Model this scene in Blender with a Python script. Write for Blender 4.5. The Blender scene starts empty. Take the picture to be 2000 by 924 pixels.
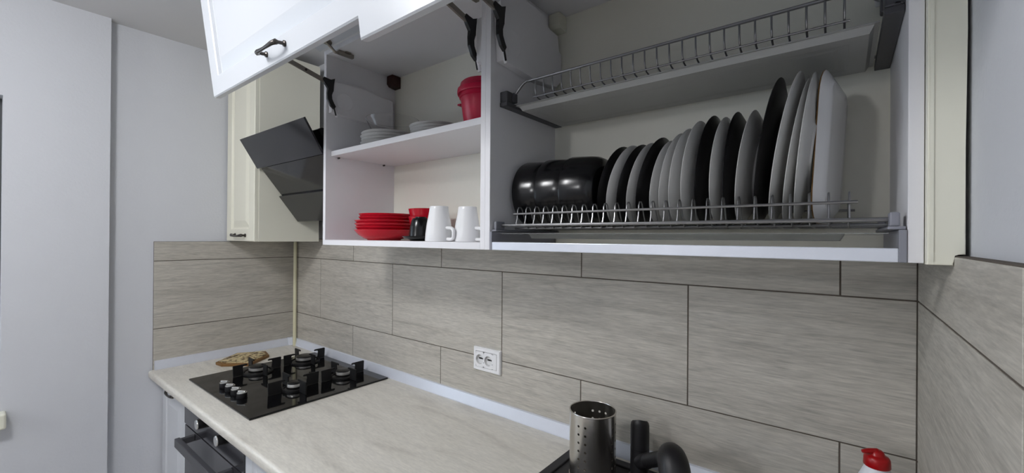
import bpy, bmesh, math, random
from mathutils import Vector, Matrix
random.seed(7)
S = bpy.context.scene
C = S.collection
PI = math.pi

# ------------------------------------------------------------------ camera
F_PX = 829.07
cam_loc = Vector((2.3986, -1.105, 1.4833))
yaw, pit, rol = 0.6647, 0.0028, 0.0072
fwd = Vector((-math.sin(yaw)*math.cos(pit), math.cos(yaw)*math.cos(pit), math.sin(pit)))
rgt = Vector((math.cos(yaw), math.sin(yaw), 0))
upv = rgt.cross(fwd)
r2 = math.cos(rol)*rgt + math.sin(rol)*upv
u2 = -math.sin(rol)*rgt + math.cos(rol)*upv
cd = bpy.data.cameras.new('camera')
cd.sensor_width = 36.0
cd.lens = F_PX/2000*36.0
cd.clip_start = 0.02
cam = bpy.data.objects.new('camera', cd)
C.objects.link(cam)
cam.matrix_world = Matrix(((r2.x, u2.x, -fwd.x, cam_loc.x), (r2.y, u2.y, -fwd.y, cam_loc.y),
                           (r2.z, u2.z, -fwd.z, cam_loc.z), (0, 0, 0, 1)))
S.camera = cam

# ------------------------------------------------------------------ world, lights, exposure
W = bpy.data.worlds.new('world')
S.world = W
W.use_nodes = True
bg = W.node_tree.nodes['Background']
bg.inputs[0].default_value = (0.80, 0.89, 1.0, 1)
bg.inputs[1].default_value = 3.4
LAMP = (1.20, -1.50)
ld = bpy.data.lights.new('ceiling_or_fill_light', 'POINT')
ld.shadow_soft_size = 0.12
ld.energy = 19
ld.color = (0.985, 0.99, 1.0)
lo = bpy.data.objects.new('ceiling_or_fill_light', ld)
C.objects.link(lo)
lo.location = (LAMP[0], LAMP[1], 2.21)
ad = bpy.data.lights.new('ceiling_lamp_downlight', 'AREA')
ad.shape = 'DISK'
ad.size = 0.22
ad.energy = 5.0
ad.color = ld.color
ao = bpy.data.objects.new('ceiling_lamp_downlight', ad)
C.objects.link(ao)
FILL_LAMP = (1.05, -3.80)  # added fill lamp behind the camera, brightens cabinet interiors and fronts
fill_ld = ld.copy()
fill_ld.energy = 36
fill_lo = bpy.data.objects.new('ceiling_or_fill_light', fill_ld)
C.objects.link(fill_lo)
fill_lo.location = (FILL_LAMP[0], FILL_LAMP[1], 2.10)
pd = bpy.data.lights.new('window_portal', 'AREA')      # sampling portal of the window opening, gives no light itself
pd.shape = 'RECTANGLE'; pd.size = 1.10; pd.size_y = 1.30
pd.cycles.is_portal = True
po = bpy.data.objects.new('window_portal', pd)
C.objects.link(po)
po.location = (-0.12, -1.693, 1.415)
po.rotation_euler = (0, -PI/2, 0)
S.view_settings.view_transform = 'Standard'
S.view_settings.look = 'None'
S.view_settings.exposure = 0.08
S.view_settings.gamma = 1.0
S.view_settings.use_curve_mapping = False

# ------------------------------------------------------------------ materials
M = {}
def lin(r, g, b):
    f = lambda c: (c/255/12.92) if c/255 <= 0.04045 else ((c/255+0.055)/1.055)**2.4
    return (f(r), f(g), f(b), 1)
def mat(name, col, rough=0.5, metal=0.0, bump=0.0, bscale=200, var=0.0, vscale=8, spec=0.5, coat=0.0, trans=0.0, ior=1.45):
    m = bpy.data.materials.new(name)
    m.use_nodes = True
    nt = m.node_tree
    b = nt.nodes['Principled BSDF']
    b.inputs['Roughness'].default_value = rough
    b.inputs['Metallic'].default_value = metal
    b.inputs['Specular IOR Level'].default_value = spec
    b.inputs['Coat Weight'].default_value = coat
    b.inputs['Transmission Weight'].default_value = trans
    b.inputs['IOR'].default_value = ior
    tc = nt.nodes.new('ShaderNodeTexCoord')
    n = nt.nodes.new('ShaderNodeTexNoise')
    n.inputs['Scale'].default_value = vscale
    n.inputs['Detail'].default_value = 5
    nt.links.new(tc.outputs['Object'], n.inputs['Vector'])
    mx = nt.nodes.new('ShaderNodeMix')
    mx.data_type = 'RGBA'
    mx.inputs[6].default_value = tuple(c*(1-var) for c in col[:3])+(1,)
    mx.inputs[7].default_value = tuple(min(1, c*(1+var)) for c in col[:3])+(1,)
    nt.links.new(n.outputs['Fac'], mx.inputs[0])
    nt.links.new(mx.outputs[2], b.inputs['Base Color'])
    if bump > 0:
        n2 = nt.nodes.new('ShaderNodeTexNoise')
        n2.inputs['Scale'].default_value = bscale
        n2.inputs['Detail'].default_value = 3
        nt.links.new(tc.outputs['Object'], n2.inputs['Vector'])
        bp = nt.nodes.new('ShaderNodeBump')
        bp.inputs['Strength'].default_value = bump
        bp.inputs['Distance'].default_value = 0.002
        nt.links.new(n2.outputs['Fac'], bp.inputs['Height'])
        nt.links.new(bp.outputs['Normal'], b.inputs['Normal'])
    M[name] = m
    return m

def wood_mat(name, stretch, c0, c1, c2, rough=0.45, fine=0.5, bump=0.15, streak=0.5):
    """wood-look decor: long soft streaks plus fine grain; 'stretch' = scale of world axes"""
    m = bpy.data.materials.new(name)
    m.use_nodes = True
    nt = m.node_tree
    L = nt.links.new
    b = nt.nodes['Principled BSDF']
    b.inputs['Roughness'].default_value = rough
    geo = nt.nodes.new('ShaderNodeNewGeometry')
    oi = nt.nodes.new('ShaderNodeObjectInfo')
    off = nt.nodes.new('ShaderNodeVectorMath'); off.operation = 'SCALE'
    off.inputs[0].default_value = (3.1, 5.7, 2.3)
    L(oi.outputs['Random'], off.inputs['Scale'])
    add = nt.nodes.new('ShaderNodeVectorMath'); add.operation = 'ADD'
    L(geo.outputs['Position'], add.inputs[0]); L(off.outputs[0], add.inputs[1])
    def mapped(s):
        mp = nt.nodes.new('ShaderNodeVectorMath'); mp.operation = 'MULTIPLY'
        mp.inputs[1].default_value = s
        L(add.outputs[0], mp.inputs[0])
        return mp
    a = mapped(stretch)
    n1 = nt.nodes.new('ShaderNodeTexNoise'); n1.inputs['Scale'].default_value = 1.0
    n1.inputs['Detail'].default_value = 6; n1.inputs['Distortion'].default_value = 1.3
    n1.inputs['Roughness'].default_value = 0.6
    L(a.outputs[0], n1.inputs['Vector'])
    f = mapped(tuple(s*7 for s in stretch))
    n2 = nt.nodes.new('ShaderNodeTexNoise'); n2.inputs['Scale'].default_value = 1.0
    n2.inputs['Detail'].default_value = 4; n2.inputs['Roughness'].default_value = 0.7
    L(f.outputs[0], n2.inputs['Vector'])
    f3 = mapped(tuple(s*24 for s in stretch))
    n3 = nt.nodes.new('ShaderNodeTexNoise'); n3.inputs['Scale'].default_value = 1.0
    n3.inputs['Detail'].default_value = 3; n3.inputs['Roughness'].default_value = 0.6
    L(f3.outputs[0], n3.inputs['Vector'])
    mixf = nt.nodes.new('ShaderNodeMix'); mixf.inputs[0].default_value = 0.55
    L(n2.outputs['Fac'], mixf.inputs[2]); L(n3.outputs['Fac'], mixf.inputs[3])
    cr = nt.nodes.new('ShaderNodeValToRGB')
    cr.color_ramp.elements[0].position = 0.28; cr.color_ramp.elements[0].color = c0
    cr.color_ramp.elements[1].position = 0.84; cr.color_ramp.elements[1].color = c2
    e = cr.color_ramp.elements.new(0.47); e.color = c1
    L(n1.outputs['Fac'], cr.inputs['Fac'])
    mr = nt.nodes.new('ShaderNodeMapRange')
    mr.inputs[1].default_value = 0.34; mr.inputs[2].default_value = 0.66
    mr.inputs[3].default_value = 1-fine*0.28; mr.inputs[4].default_value = 1+fine*0.16
    L(mixf.outputs[0], mr.inputs[0])
    sc = nt.nodes.new('ShaderNodeVectorMath'); sc.operation = 'SCALE'
    L(cr.outputs['Color'], sc.inputs[0]); L(mr.outputs[0], sc.inputs['Scale'])
    # sparse darker veins
    vv = mapped(tuple(s*0.8 for s in stretch))
    n4 = nt.nodes.new('ShaderNodeTexNoise'); n4.inputs['Scale'].default_value = 1.0
    n4.inputs['Detail'].default_value = 3; n4.inputs['Distortion'].default_value = 2.0
    L(vv.outputs[0], n4.inputs['Vector'])
    d1 = nt.nodes.new('ShaderNodeMath'); d1.operation = 'SUBTRACT'; d1.inputs[1].default_value = 0.56
    d2 = nt.nodes.new('ShaderNodeMath'); d2.operation = 'ABSOLUTE'
    L(n4.outputs['Fac'], d1.inputs[0]); L(d1.outputs[0], d2.inputs[0])
    vm = nt.nodes.new('ShaderNodeMapRange'); vm.interpolation_type = 'SMOOTHSTEP'
    vm.inputs[1].default_value = 0.0; vm.inputs[2].default_value = 0.035
    vm.inputs[3].default_value = 1-streak*0.22; vm.inputs[4].default_value = 1.0
    L(d2.outputs[0], vm.inputs[0])
    sv = nt.nodes.new('ShaderNodeVectorMath'); sv.operation = 'SCALE'
    L(sc.outputs[0], sv.inputs[0]); L(vm.outputs[0], sv.inputs['Scale'])
    L(sv.outputs[0], b.inputs['Base Color'])
    bp = nt.nodes.new('ShaderNodeBump'); bp.inputs['Strength'].default_value = bump
    bp.inputs['Distance'].default_value = 0.001
    L(mixf.outputs[0], bp.inputs['Height']); L(bp.outputs['Normal'], b.inputs['Normal'])
    M[name] = m
    return m

TC = (lin(173, 168, 158), lin(193, 188, 178), lin(200, 196, 187))
wood_mat('tile_x', (1.1, 13, 13), *TC, rough=0.5, fine=0.95, bump=0.3, streak=0.5)
wood_mat('tile_y', (13, 1.1, 13), *TC, rough=0.5, fine=0.95, bump=0.3, streak=0.5)
wood_mat('worktop', (2.0, 9, 9), lin(202, 197, 187), lin(222, 218, 208), lin(229, 225, 216), rough=0.38, fine=0.5, bump=0.08, streak=0.14)
mat('plaster', lin(211, 213, 218), 0.75, bump=0.35, bscale=110, var=0.02)
mat('ceiling', lin(214, 214, 216), 0.8, bump=0.15, bscale=80, var=0.01)
mat('grout', lin(96, 88, 80), 0.9, bump=0.4, bscale=300, var=0.08)
mat('floor', lin(196, 190, 182), 0.45, var=0.15, vscale=5)
mat('white_board', lin(232, 231, 234), 0.42, bump=0.04, bscale=400, var=0.012, vscale=60)
mat('white_back', lin(240, 238, 226), 0.55, bump=0.05, bscale=400, var=0.015, vscale=60)
mat('door_white', lin(204, 207, 212), 0.30, bump=0.03, bscale=300, var=0.01)
mat('ivory', lin(235, 233, 217), 0.40, bump=0.04, bscale=300, var=0.012)
mat('door_inner', lin(214, 212, 206), 0.45, var=0.01)
mat('pipe_cream', lin(226, 222, 190), 0.35, var=0.03)
mat('alu', lin(188, 192, 204), 0.34, metal=0.75, bump=0.05, bscale=500, var=0.04, vscale=30)
mat('alu_light', lin(226, 230, 240), 0.30, metal=0.25, bump=0.05, bscale=500, var=0.03, vscale=30)
mat('steel_wire', lin(150, 150, 152), 0.28, metal=0.9, var=0.12, vscale=60)
mat('steel', lin(204, 200, 194), 0.24, metal=1.0, bump=0.05, bscale=60, var=0.10, vscale=12)
mat('arm_steel', lin(150, 144, 136), 0.35, metal=0.9, var=0.08, vscale=40)
mat('pewter', lin(78, 74, 71), 0.32, metal=0.85, var=0.25, vscale=90)
mat('black_plastic', lin(24, 24, 26), 0.4, var=0.1)
mat('grey_plastic', lin(138, 139, 148), 0.42, var=0.05)
mat('dark_grey', lin(70, 70, 74), 0.4, var=0.05)
mat('black_glass', lin(12, 12, 14), 0.06, var=0.05, spec=0.5)
mat('hood_glass', lin(32, 32, 36), 0.10, var=0.04, spec=0.6)
mat('oven_glass', lin(54, 54, 58), 0.12, var=0.04, spec=0.8)
mat('black_enamel', lin(15, 15, 16), 0.28, var=0.1, spec=0.5)
mat('cast_iron', lin(18, 18, 19), 0.5, bump=0.2, bscale=500, var=0.1)
mat('burner_alu', lin(176, 174, 170), 0.35, metal=0.6, var=0.06)
mat('knob_silver', lin(206, 206, 204), 0.22, metal=0.8, var=0.15, vscale=120)
mat('black_ceramic', lin(11, 11, 13), 0.2, var=0.05, spec=0.5)
mat('black_matte', lin(15, 13, 15), 0.34, var=0.05, spec=0.35)
mat('white_ceramic', lin(240, 240, 241), 0.22, var=0.01)
mat('grey_ceramic', lin(203, 202, 200), 0.3, var=0.012)
mat('red_ceramic', lin(206, 28, 48), 0.22, var=0.04)
mat('red_bowl', lin(184, 22, 40), 0.22, var=0.04)
mat('red_plastic', lin(196, 26, 66), 0.32, var=0.05, bump=0.05, bscale=90)
mat('cap_red', lin(168, 14, 20), 0.3, var=0.08)
mat('bottle_white', lin(232, 234, 240), 0.35, var=0.01)
mat('brown_plastic', lin(58, 28, 22), 0.4, var=0.08)
mat('gold_rim', lin(132, 98, 58), 0.35, metal=0.4, var=0.2, vscale=60)
mat('granite', lin(34, 33, 35), 0.55, bump=0.5, bscale=900, var=0.3, vscale=500)
mat('faucet_black', lin(27, 26, 28), 0.42, bump=0.15, bscale=900, var=0.12, vscale=300)
mat('socket_white', lin(240, 240, 242), 0.3, var=0.006)
mat('socket_grey', lin(226, 226, 226), 0.4, var=0.02)
mat('hole_black', lin(8, 8, 8), 0.8, var=0.05)
mat('trivet_wood', lin(128, 92, 48), 0.5, var=0.35, vscale=40, bump=0.3, bscale=120)
mat('lamp_white', lin(235, 235, 235), 0.4, var=0.01)
mat('frame_dark', lin(70, 72, 74), 0.4, var=0.05)
mat('tray', lin(196, 196, 194), 0.28, var=0.03, vscale=20, trans=0.35)
mat('clear_tray', lin(216, 218, 216), 0.10, var=0.02, trans=0.75, ior=1.3)
mat('clear_glass', lin(250, 250, 250), 0.02, var=0.0, trans=1.0, ior=1.22)
mat('window_glass', lin(230, 236, 240), 0.02, var=0.0, trans=1.0, ior=1.2)
# mosaic of the trivet top: cream cells with brown veins
def mosaic():
    m = bpy.data.materials.new('mosaic'); m.use_nodes = True
    nt = m.node_tree; b = nt.nodes['Principled BSDF']; b.inputs['Roughness'].default_value = 0.5
    tc = nt.nodes.new('ShaderNodeTexCoord'); v = nt.nodes.new('ShaderNodeTexVoronoi')
    v.inputs['Scale'].default_value = 62
    cr = nt.nodes.new('ShaderNodeValToRGB')
    cr.color_ramp.elements[0].position = 0.66; cr.color_ramp.elements[0].color = lin(222, 204, 158)
    cr.color_ramp.elements[1].position = 0.84; cr.color_ramp.elements[1].color = lin(104, 80, 40)
    nz = nt.nodes.new('ShaderNodeTexNoise'); nz.inputs['Scale'].default_value = 34
    mx = nt.nodes.new('ShaderNodeMath'); mx.operation = 'MULTIPLY_ADD'; mx.inputs[1].default_value = 0.55
    nt.links.new(tc.outputs['Object'], v.inputs['Vector']); nt.links.new(tc.outputs['Object'], nz.inputs['Vector'])
    nt.links.new(nz.outputs['Fac'], mx.inputs[0]); nt.links.new(v.outputs['Distance'], mx.inputs[2])
    sub = nt.nodes.new('ShaderNodeMath'); sub.operation = 'SUBTRACT'; sub.inputs[1].default_value = 0.1
    nt.links.new(mx.outputs[0], sub.inputs[0]); nt.links.new(sub.outputs[0], cr.inputs['Fac'])
    nt.links.new(cr.outputs['Color'], b.inputs['Base Color'])
    M['mosaic'] = m
mosaic()

# ------------------------------------------------------------------ helpers
ORIGIN = {}          # world origin of each object (no rotations used on parents of world-built parts)
def thing(name, label, cat, loc=(0, 0, 0), group=None):
    o = bpy.data.objects.new(name, None)
    o.empty_display_size = 0.05
    C.objects.link(o)
    o.location = loc
    ORIGIN[o.name] = Vector(loc)
    o['label'] = label
    o['category'] = cat
    if group: o['group'] = group
    return o
def tag(o, label, cat, group=None):
    o['label'] = label
    o['category'] = cat
    if group: o['group'] = group
    return o
def obj(name, bm, m, parent=None, smooth=False, origin=None, label=None):
    """bm is in world coordinates; the object's origin becomes 'origin' (or its base centre)"""
    bmesh.ops.recalc_face_normals(bm, faces=bm.faces)
    if origin is None:
        xs = [v.co.x for v in bm.verts]; ys = [v.co.y for v in bm.verts]; zs = [v.co.z for v in bm.verts]
        origin = ((min(xs)+max(xs))/2, (min(ys)+max(ys))/2, min(zs))
    origin = Vector(origin)
    bmesh.ops.translate(bm, vec=-origin, verts=bm.verts)
    me = bpy.data.meshes.new(name)
    bm.to_mesh(me); bm.free()
    me.materials.append(M[m])
    if smooth:
        for p in me.polygons: p.use_smooth = True
        try: me.set_sharp_from_angle(angle=math.radians(38))
        except Exception: pass
    o = bpy.data.objects.new(name, me)
    C.objects.link(o)
    ORIGIN[o.name] = origin
    if parent:
        o.parent = parent
        o.location = origin - ORIGIN[parent.name]
    else:
        o.location = origin
    if label: o['label'] = label
    return o
def dup_part(src, offset, parent=None):
    o = src.copy()
    C.objects.link(o)
    o.parent = parent if parent else src.parent
    o.location = src.location + Vector(offset)
    ORIGIN[o.name] = ORIGIN[src.name] + Vector(offset)
    return o
def struct(o):
    o['kind'] = 'structure'
    return o
def B(): return bmesh.new()
def box(bm, x0, x1, y0, y1, z0, z1, bevel=0.0, seg=2):
    vs = [bm.verts.new((x, y, z)) for x in (x0, x1) for y in (y0, y1) for z in (z0, z1)]
    F = [(0, 1, 3, 2), (4, 6, 7, 5), (0, 4, 5, 1), (2, 3, 7, 6), (0, 2, 6, 4), (1, 5, 7, 3)]
    fs = [bm.faces.new([vs[i] for i in f]) for f in F]
    if bevel > 0:
        es = list({e for f in fs for e in f.edges})
        bmesh.ops.bevel(bm, geom=es, offset=bevel, segments=seg, affect='EDGES', profile=0.5)
    return bm
def bx(*a, **k): return box(B(), *a, **k)
def prism(bm, pts, axis, a0, a1, bevel=0.0):
    """extrude a 2-D polygon: axis 'x' pts=(y,z); 'y' pts=(x,z); 'z' pts=(x,y)"""
    def P(p, a):
        return {'x': (a, p[0], p[1]), 'y': (p[0], a, p[1]), 'z': (p[0], p[1], a)}[axis]
    v0 = [bm.verts.new(P(p, a0)) for p in pts]
    v1 = [bm.verts.new(P(p, a1)) for p in pts]
    n = len(pts)
    fs = [bm.faces.new(v0), bm.faces.new(v1[::-1])]
    for i in range(n):
        fs.append(bm.faces.new((v0[i], v0[(i+1) % n], v1[(i+1) % n], v1[i])))
    if bevel > 0:
        es = list({e for f in fs[:2] for e in f.edges})
        bmesh.ops.bevel(bm, geom=es, offset=bevel, segments=2, affect='EDGES', profile=0.5)
    return bm
def tube(bm, pts, r, seg=8, radii=None, cap=True, sx=1.0):
    pts = [Vector(p) for p in pts]
    rings = []
    prev = None
    for i, p in enumerate(pts):
        if i == 0: t = (pts[1]-p)
        elif i == len(pts)-1: t = (p-pts[i-1])
        else: t = (pts[i+1]-p).normalized()+(p-pts[i-1]).normalized()
        t.normalize()
        if prev is None:
            a = Vector((0, 0, 1)) if abs(t.z) < 0.9 else Vector((1, 0, 0))
            n = (a - a.dot(t)*t).normalized()
        else:
            n = (prev - prev.dot(t)*t).normalized()
        prev = n
        b = t.cross(n)
        rr = radii[i] if radii else r
        rings.append([bm.verts.new(p + rr*(math.cos(2*PI*k/seg)*n*sx + math.sin(2*PI*k/seg)*b)) for k in range(seg)])
    for a, b in zip(rings, rings[1:]):
        for k in range(seg):
            bm.faces.new((a[k], a[(k+1) % seg], b[(k+1) % seg], b[k]))
    if cap:
        bm.faces.new(rings[0][::-1]); bm.faces.new(rings[-1])
    return bm
def lathe(bm, prof, seg=32, loc=(0, 0, 0), mtx=None):
    """profile [(r, z)], turned about local Z"""
    mtx = mtx or Matrix.Identity(4)
    loc = Vector(loc)
    rows = []
    for r, z in prof:
        if r < 1e-6:
            rows.append([bm.verts.new(loc + mtx @ Vector((0, 0, z)))])
        else:
            rows.append([bm.verts.new(loc + mtx @ Vector((r*math.cos(2*PI*k/seg), r*math.sin(2*PI*k/seg), z))) for k in range(seg)])
    for a, b in zip(rows, rows[1:]):
        for k in range(seg):
            k2 = (k+1) % seg
            if len(a) == 1 and len(b) == 1: continue
            if len(a) == 1: bm.faces.new((a[0], b[k], b[k2]))
            elif len(b) == 1: bm.faces.new((a[k], a[k2], b[0]))
            else: bm.faces.new((a[k], a[k2], b[k2], b[k]))
    return bm
def mtx_axes(ex, ey, ez):
    return Matrix(((ex[0], ey[0], ez[0], 0), (ex[1], ey[1], ez[1], 0), (ex[2], ey[2], ez[2], 0), (0, 0, 0, 1)))
def panel_door(bm, w, h, t, prof, to_world):
    """moulded cabinet front in local (u 0..w, v 0..h, n: outwards); prof = [(inset, height)], ends with the centre field"""
    def ring(i, n): return [bm.verts.new(to_world(u, v, n)) for u, v in ((i, i), (w-i, i), (w-i, h-i), (i, h-i))]
    back = ring(0, 0)
    rings = [back, ring(0, t-0.003), ring(0.003, t)] + [ring(i, t+n) for i, n in prof]
    bm.faces.new(back[::-1])
    for a, b in zip(rings, rings[1:]):
        for k in range(4): bm.faces.new((a[k], a[(k+1) % 4], b[(k+1) % 4], b[k]))
    bm.faces.new(rings[-1])
    return bm
def spl(pts, n=6):
    """smooth polyline through points (Catmull-Rom)"""
    P = [Vector(p) for p in pts]
    P = [2*P[0]-P[1]] + P + [2*P[-1]-P[-2]]
    out = []
    for i in range(1, len(P)-2):
        for k in range(n):
            t = k/n
            a, b, c, d = P[i-1], P[i], P[i+1], P[i+2]
            out.append(0.5*((2*b)+(c-a)*t+(2*a-5*b+4*c-d)*t*t+(3*b-a-3*c+d)*t**3))
    out.append(P[-2])
    return out

# ------------------------------------------------------------------ levels
ZU, ZL = 1.3684, 1.0677           # the two horizontal tile joints
ZT = 0.888                        # worktop surface
XR, XRP = 2.508, 2.523            # right tile face, right plaster face
ZC = 2.37                         # ceiling
YB = -5.4                         # wall behind the camera
CB, CT = 1.453, 2.152             # wall cabinets bottom, top
YF = -0.32                        # wall cabinets front
ZTOPL, ZTOPR = 1.455, 1.464

# ------------------------------------------------------------------ room shell
wall_back = struct(obj('wall_back', bx(-0.2, 2.75, 0.010, 0.15, 0, ZC), 'plaster'))
wall_right = struct(obj('wall_right', bx(XRP, 2.75, YB, 0.010, 0, ZC), 'plaster'))
struct(obj('wall_front', bx(-0.2, 2.75, YB-0.15, YB, 0, ZC), 'plaster'))
struct(obj('floor', bx(-0.2, 2.75, YB-0.15, 0.15, -0.1, 0), 'floor'))
struct(obj('ceiling', bx(-0.2, 2.75, YB-0.15, 0.15, ZC, ZC+0.1), 'ceiling'))
WY0, WY1, WZ0, WZ1 = -2.35, -1.036, 0.85, 1.98      # window opening
b = B()
XCOL = 0.03
box(b, -0.2, -0.010, -0.754, 0.010, 0, ZC)
box(b, -0.2, XCOL, WY1, -0.754, 0, ZC)
box(b, -0.2, XCOL, YB, WY0, 0, ZC)
box(b, -0.2, XCOL, WY0, WY1, 0, WZ0)
box(b, -0.2, XCOL, WY0, WY1, WZ1, ZC)
wall_left = struct(obj('wall_left', b, 'plaster'))
# window
b = B()
for y0, y1, z0, z1 in ((WY0, WY1, WZ0, WZ0+0.06), (WY0, WY1, WZ1-0.06, WZ1), (WY0, WY0+0.06, WZ0+.06, WZ1-.06),
                       (WY1-0.06, WY1, WZ0+.06, WZ1-.06), (-1.72, -1.66, WZ0+.06, WZ1-.06)):
    box(b, -0.10, -0.04, y0, y1, z0, z1)
win = struct(obj('window_1', b, 'frame_dark'))
obj('pane', bx(-0.075, -0.069, WY0+0.06, -1.72, WZ0+.06, WZ1-.06), 'window_glass', win)
obj('pane', bx(-0.075, -0.069, -1.66, WY1-0.06, WZ0+.06, WZ1-.06), 'window_glass', win)
obj('sill', bx(-0.04, 0.075, WY0-0.03, -1.022, 0.795, 0.85, bevel=0.006), 'ivory', win)

# tiles, each a piece of its wall, on a recessed grout bed
obj('grout_bed', bx(0, 2.511, -0.0015+0.003, 0.010, ZT-0.04, 1.47), 'grout', wall_back)
obj('grout_bed', bx(-0.010, -0.0015, -0.604, 0.0015, ZT-0.04, ZTOPL), 'grout', wall_left)
obj('grout_bed', bx(XR+0.0015, XRP, -1.6, 0.0015, ZT-0.04, ZTOPR), 'grout', wall_right)
J = 0.0015
def tile_b(x0, x1, z0, z1):
    obj('tile', bx(x0+J, x1-J, 0.0, 0.009, z0+J, z1-J, bevel=0.0006, seg=1), 'tile_x', wall_back)
mid = [0.0, 0.292, 0.892, 1.492, 2.092, XR]
alt = [0.0, 0.592, 1.192, 1.792, 2.392, XR]
for xs, z0, z1 in ((alt, ZU, 1.47), (mid, ZL, ZU), (alt, ZT-0.03, ZL)):
    for a, c in zip(xs, xs[1:]): tile_b(a, c, z0, z1)
for z0, z1 in ((ZU, ZTOPL), (ZL, ZU), (ZT-0.03, ZL)):
    obj('tile', bx(-0.0095, 0.0, -0.604, -J, z0+J, z1-J, bevel=0.0006, seg=1), 'tile_y', wall_left)
for y0, y1 in ((-0.6, -0.001), (-1.2, -0.6)):
    for z0, z1 in ((ZU, ZTOPR), (ZL, ZU), (ZT-0.03, ZL)):
        obj('tile', bx(XR, XRP-0.001, y0+J, y1-J, z0+J, z1-J, bevel=0.0006, seg=1), 'tile_y', wall_right)

# ------------------------------------------------------------------ worktop and skirting strips
def wt_profile(y1):
    r = 0.009
    pts = [(y1, ZT-0.038), (-0.604, ZT-0.038), (-0.614, ZT-0.035)]
    pts += [(-0.619, ZT-0.028), (-0.620, ZT-0.012)]
    for k in range(5):
        a = PI/2*k/4
        pts.append((-0.620+0.010*(1-math.cos(a)), ZT-0.010+0.010*math.sin(a)))
    pts.append((y1, ZT))
    return pts
b = B()
SX0, SX1, SY0, SY1 = 2.09, 2.43, -0.50, -0.12      # basin cut-out
prism(b, wt_profile(-0.0005), 'x', 0.0005, SX0)
prism(b, wt_profile(-0.0005), 'x', SX1, XR-0.0005)
prism(b, wt_profile(SY0), 'x', SX0, SX1)
box(b, SX0, SX1, SY1, -0.0005, ZT-0.038, ZT)
worktop = tag(obj('worktop', b, 'worktop', smooth=True), 'long pale wood-look worktop with rounded front edge carrying hob and sink', 'worktop')
def strip_prof(d): return [(0, ZT), (-0.014, ZT), (-0.014, ZT+0.004), (-0.006, ZT+0.037), (0, ZT+0.039)]
st = thing('worktop_strip', 'silver sealing strip along the worktop below the long tiled wall', 'strip', (1.25, -0.007, ZT))
obj('profile', prism(B(), [(y-0.0005, z+0.0003) for y, z in strip_prof(0)], 'x', 0.02, XR-0.0005), 'alu_light', st)
st2 = thing('worktop_strip', 'silver sealing strip along the worktop beside the trivet on the left wall', 'strip', (0.007, -0.3, ZT))
obj('profile', prism(B(), [(-y+0.0005, z+0.0003) for y, z in strip_prof(0)], 'y', -0.600, -0.02), 'alu_light', st2)
obj('corner_cap', prism(B(), [(0.0006, -0.0006), (0.0006, -0.03), (0.018, -0.03), (0.03, -0.018), (0.03, -0.0006)], 'z', ZT+0.0003, ZT+0.041, bevel=0.001), 'alu_light', st2)
# gas pipe in the corner
b = B()
lathe(b, [(0, 0), (0.0085, 0), (0.0085, CB-ZT-0.001), (0, CB-ZT-0.001)], 20, (0.050, -0.0155, ZT+0.0003))
tag(obj('corner_pipe', b, 'pipe_cream', smooth=True), 'cream vertical pipe in the corner behind the hob', 'pipe')

# ------------------------------------------------------------------ handles
def bow_handle(p0, p1, out, drop, parent, r=0.0045):
    """two flared feet and a bowed grip between p0 and p1; out = outward vector, drop = sag vector"""
    p0, p1, out, drop = Vector(p0), Vector(p1), Vector(out), Vector(drop)
    n = out.normalized()
    d = (p1-p0)
    pts = spl([p0+out*0.72, p0+d*0.10+out*0.95+drop*0.25, p0+d*0.3+out*1.05+drop*0.8, p0+d*0.5+out*1.08+drop, p0+d*0.7+out*1.05+drop*0.8, p1-d*0.10+out*0.95+drop*0.25, p1+out*0.72], 4)
    k = len(pts)
    rad = [r*(0.85+0.55*abs(math.cos(PI*i/(k-1)))**2) for i in range(k)]
    b = tube(B(), pts, r, 10, rad)
    for p in (p0, p1):
        tube(b, [p, p+out*0.12, p+out*0.2, p+out*0.6, p+out*0.85, p+out], r, 10, [r*1.7, r*1.75, r*1.0, r*1.0, r*1.6, r*0.9])
    return obj('handle', b, 'pewter', parent, smooth=True, label='dark pewter bow handle')

# ------------------------------------------------------------------ wall cabinet with hob-side open front (dishes)
T = 0.016
X1a, X1b = 0.915, 1.6975
X2a, X2b = 1.6975, 2.482
YBK = -0.025
def carcass(name, label, x0, x1, bottom=True):
    t = thing(name, label, 'cabinet', ((x0+x1)/2, -0.16, CB))
    obj('side_panel', bx(x0, x0+T, YF, -0.001, CB, CT, bevel=0.0006, seg=1), 'white_board', t)
    obj('side_panel', bx(x1-T, x1, YF, -0.001, CB, CT, bevel=0.0006, seg=1), 'white_board', t)
    obj('top_panel', bx(x0+T, x1-T, YF, -0.001, CT-T, CT), 'white_board', t)
    if bottom: obj('bottom_panel', bx(x0+T, x1-T, YF, -0.001, CB, CB+0.018, bevel=0.0005, seg=1), 'white_board', t)
    obj('back_panel', bx(x0+T, x1-T, YBK, YBK+0.004, CB+0.002, CT-T), 'white_back', t)
    return t
cab1 = carcass('wall_cabinet', 'open white wall cabinet with a middle shelf of red plates and white mugs', X1a, X1b)
SH0, SH1 = 1.774, 1.792
obj('shelf', bx(X1a+T+0.001, X1b-T-0.001, -0.300, YBK-0.001, SH0, SH1, bevel=0.0005, seg=1), 'white_board', cab1)
for x, d in ((X1a+T, 1), (X1b-T, -1)):
    for y in (-0.272, -0.078):
        b = B()
        lathe(b, [(0, 0), (0.0032, 0), (0.0032, 0.008), (0, 0.008)], 10, (x, y, SH0-0.0035), mtx_axes((0, 1, 0), (0, 0, 1), (d, 0, 0)))
        obj('shelf_pin', b, 'pewter', cab1, smooth=True)
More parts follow.
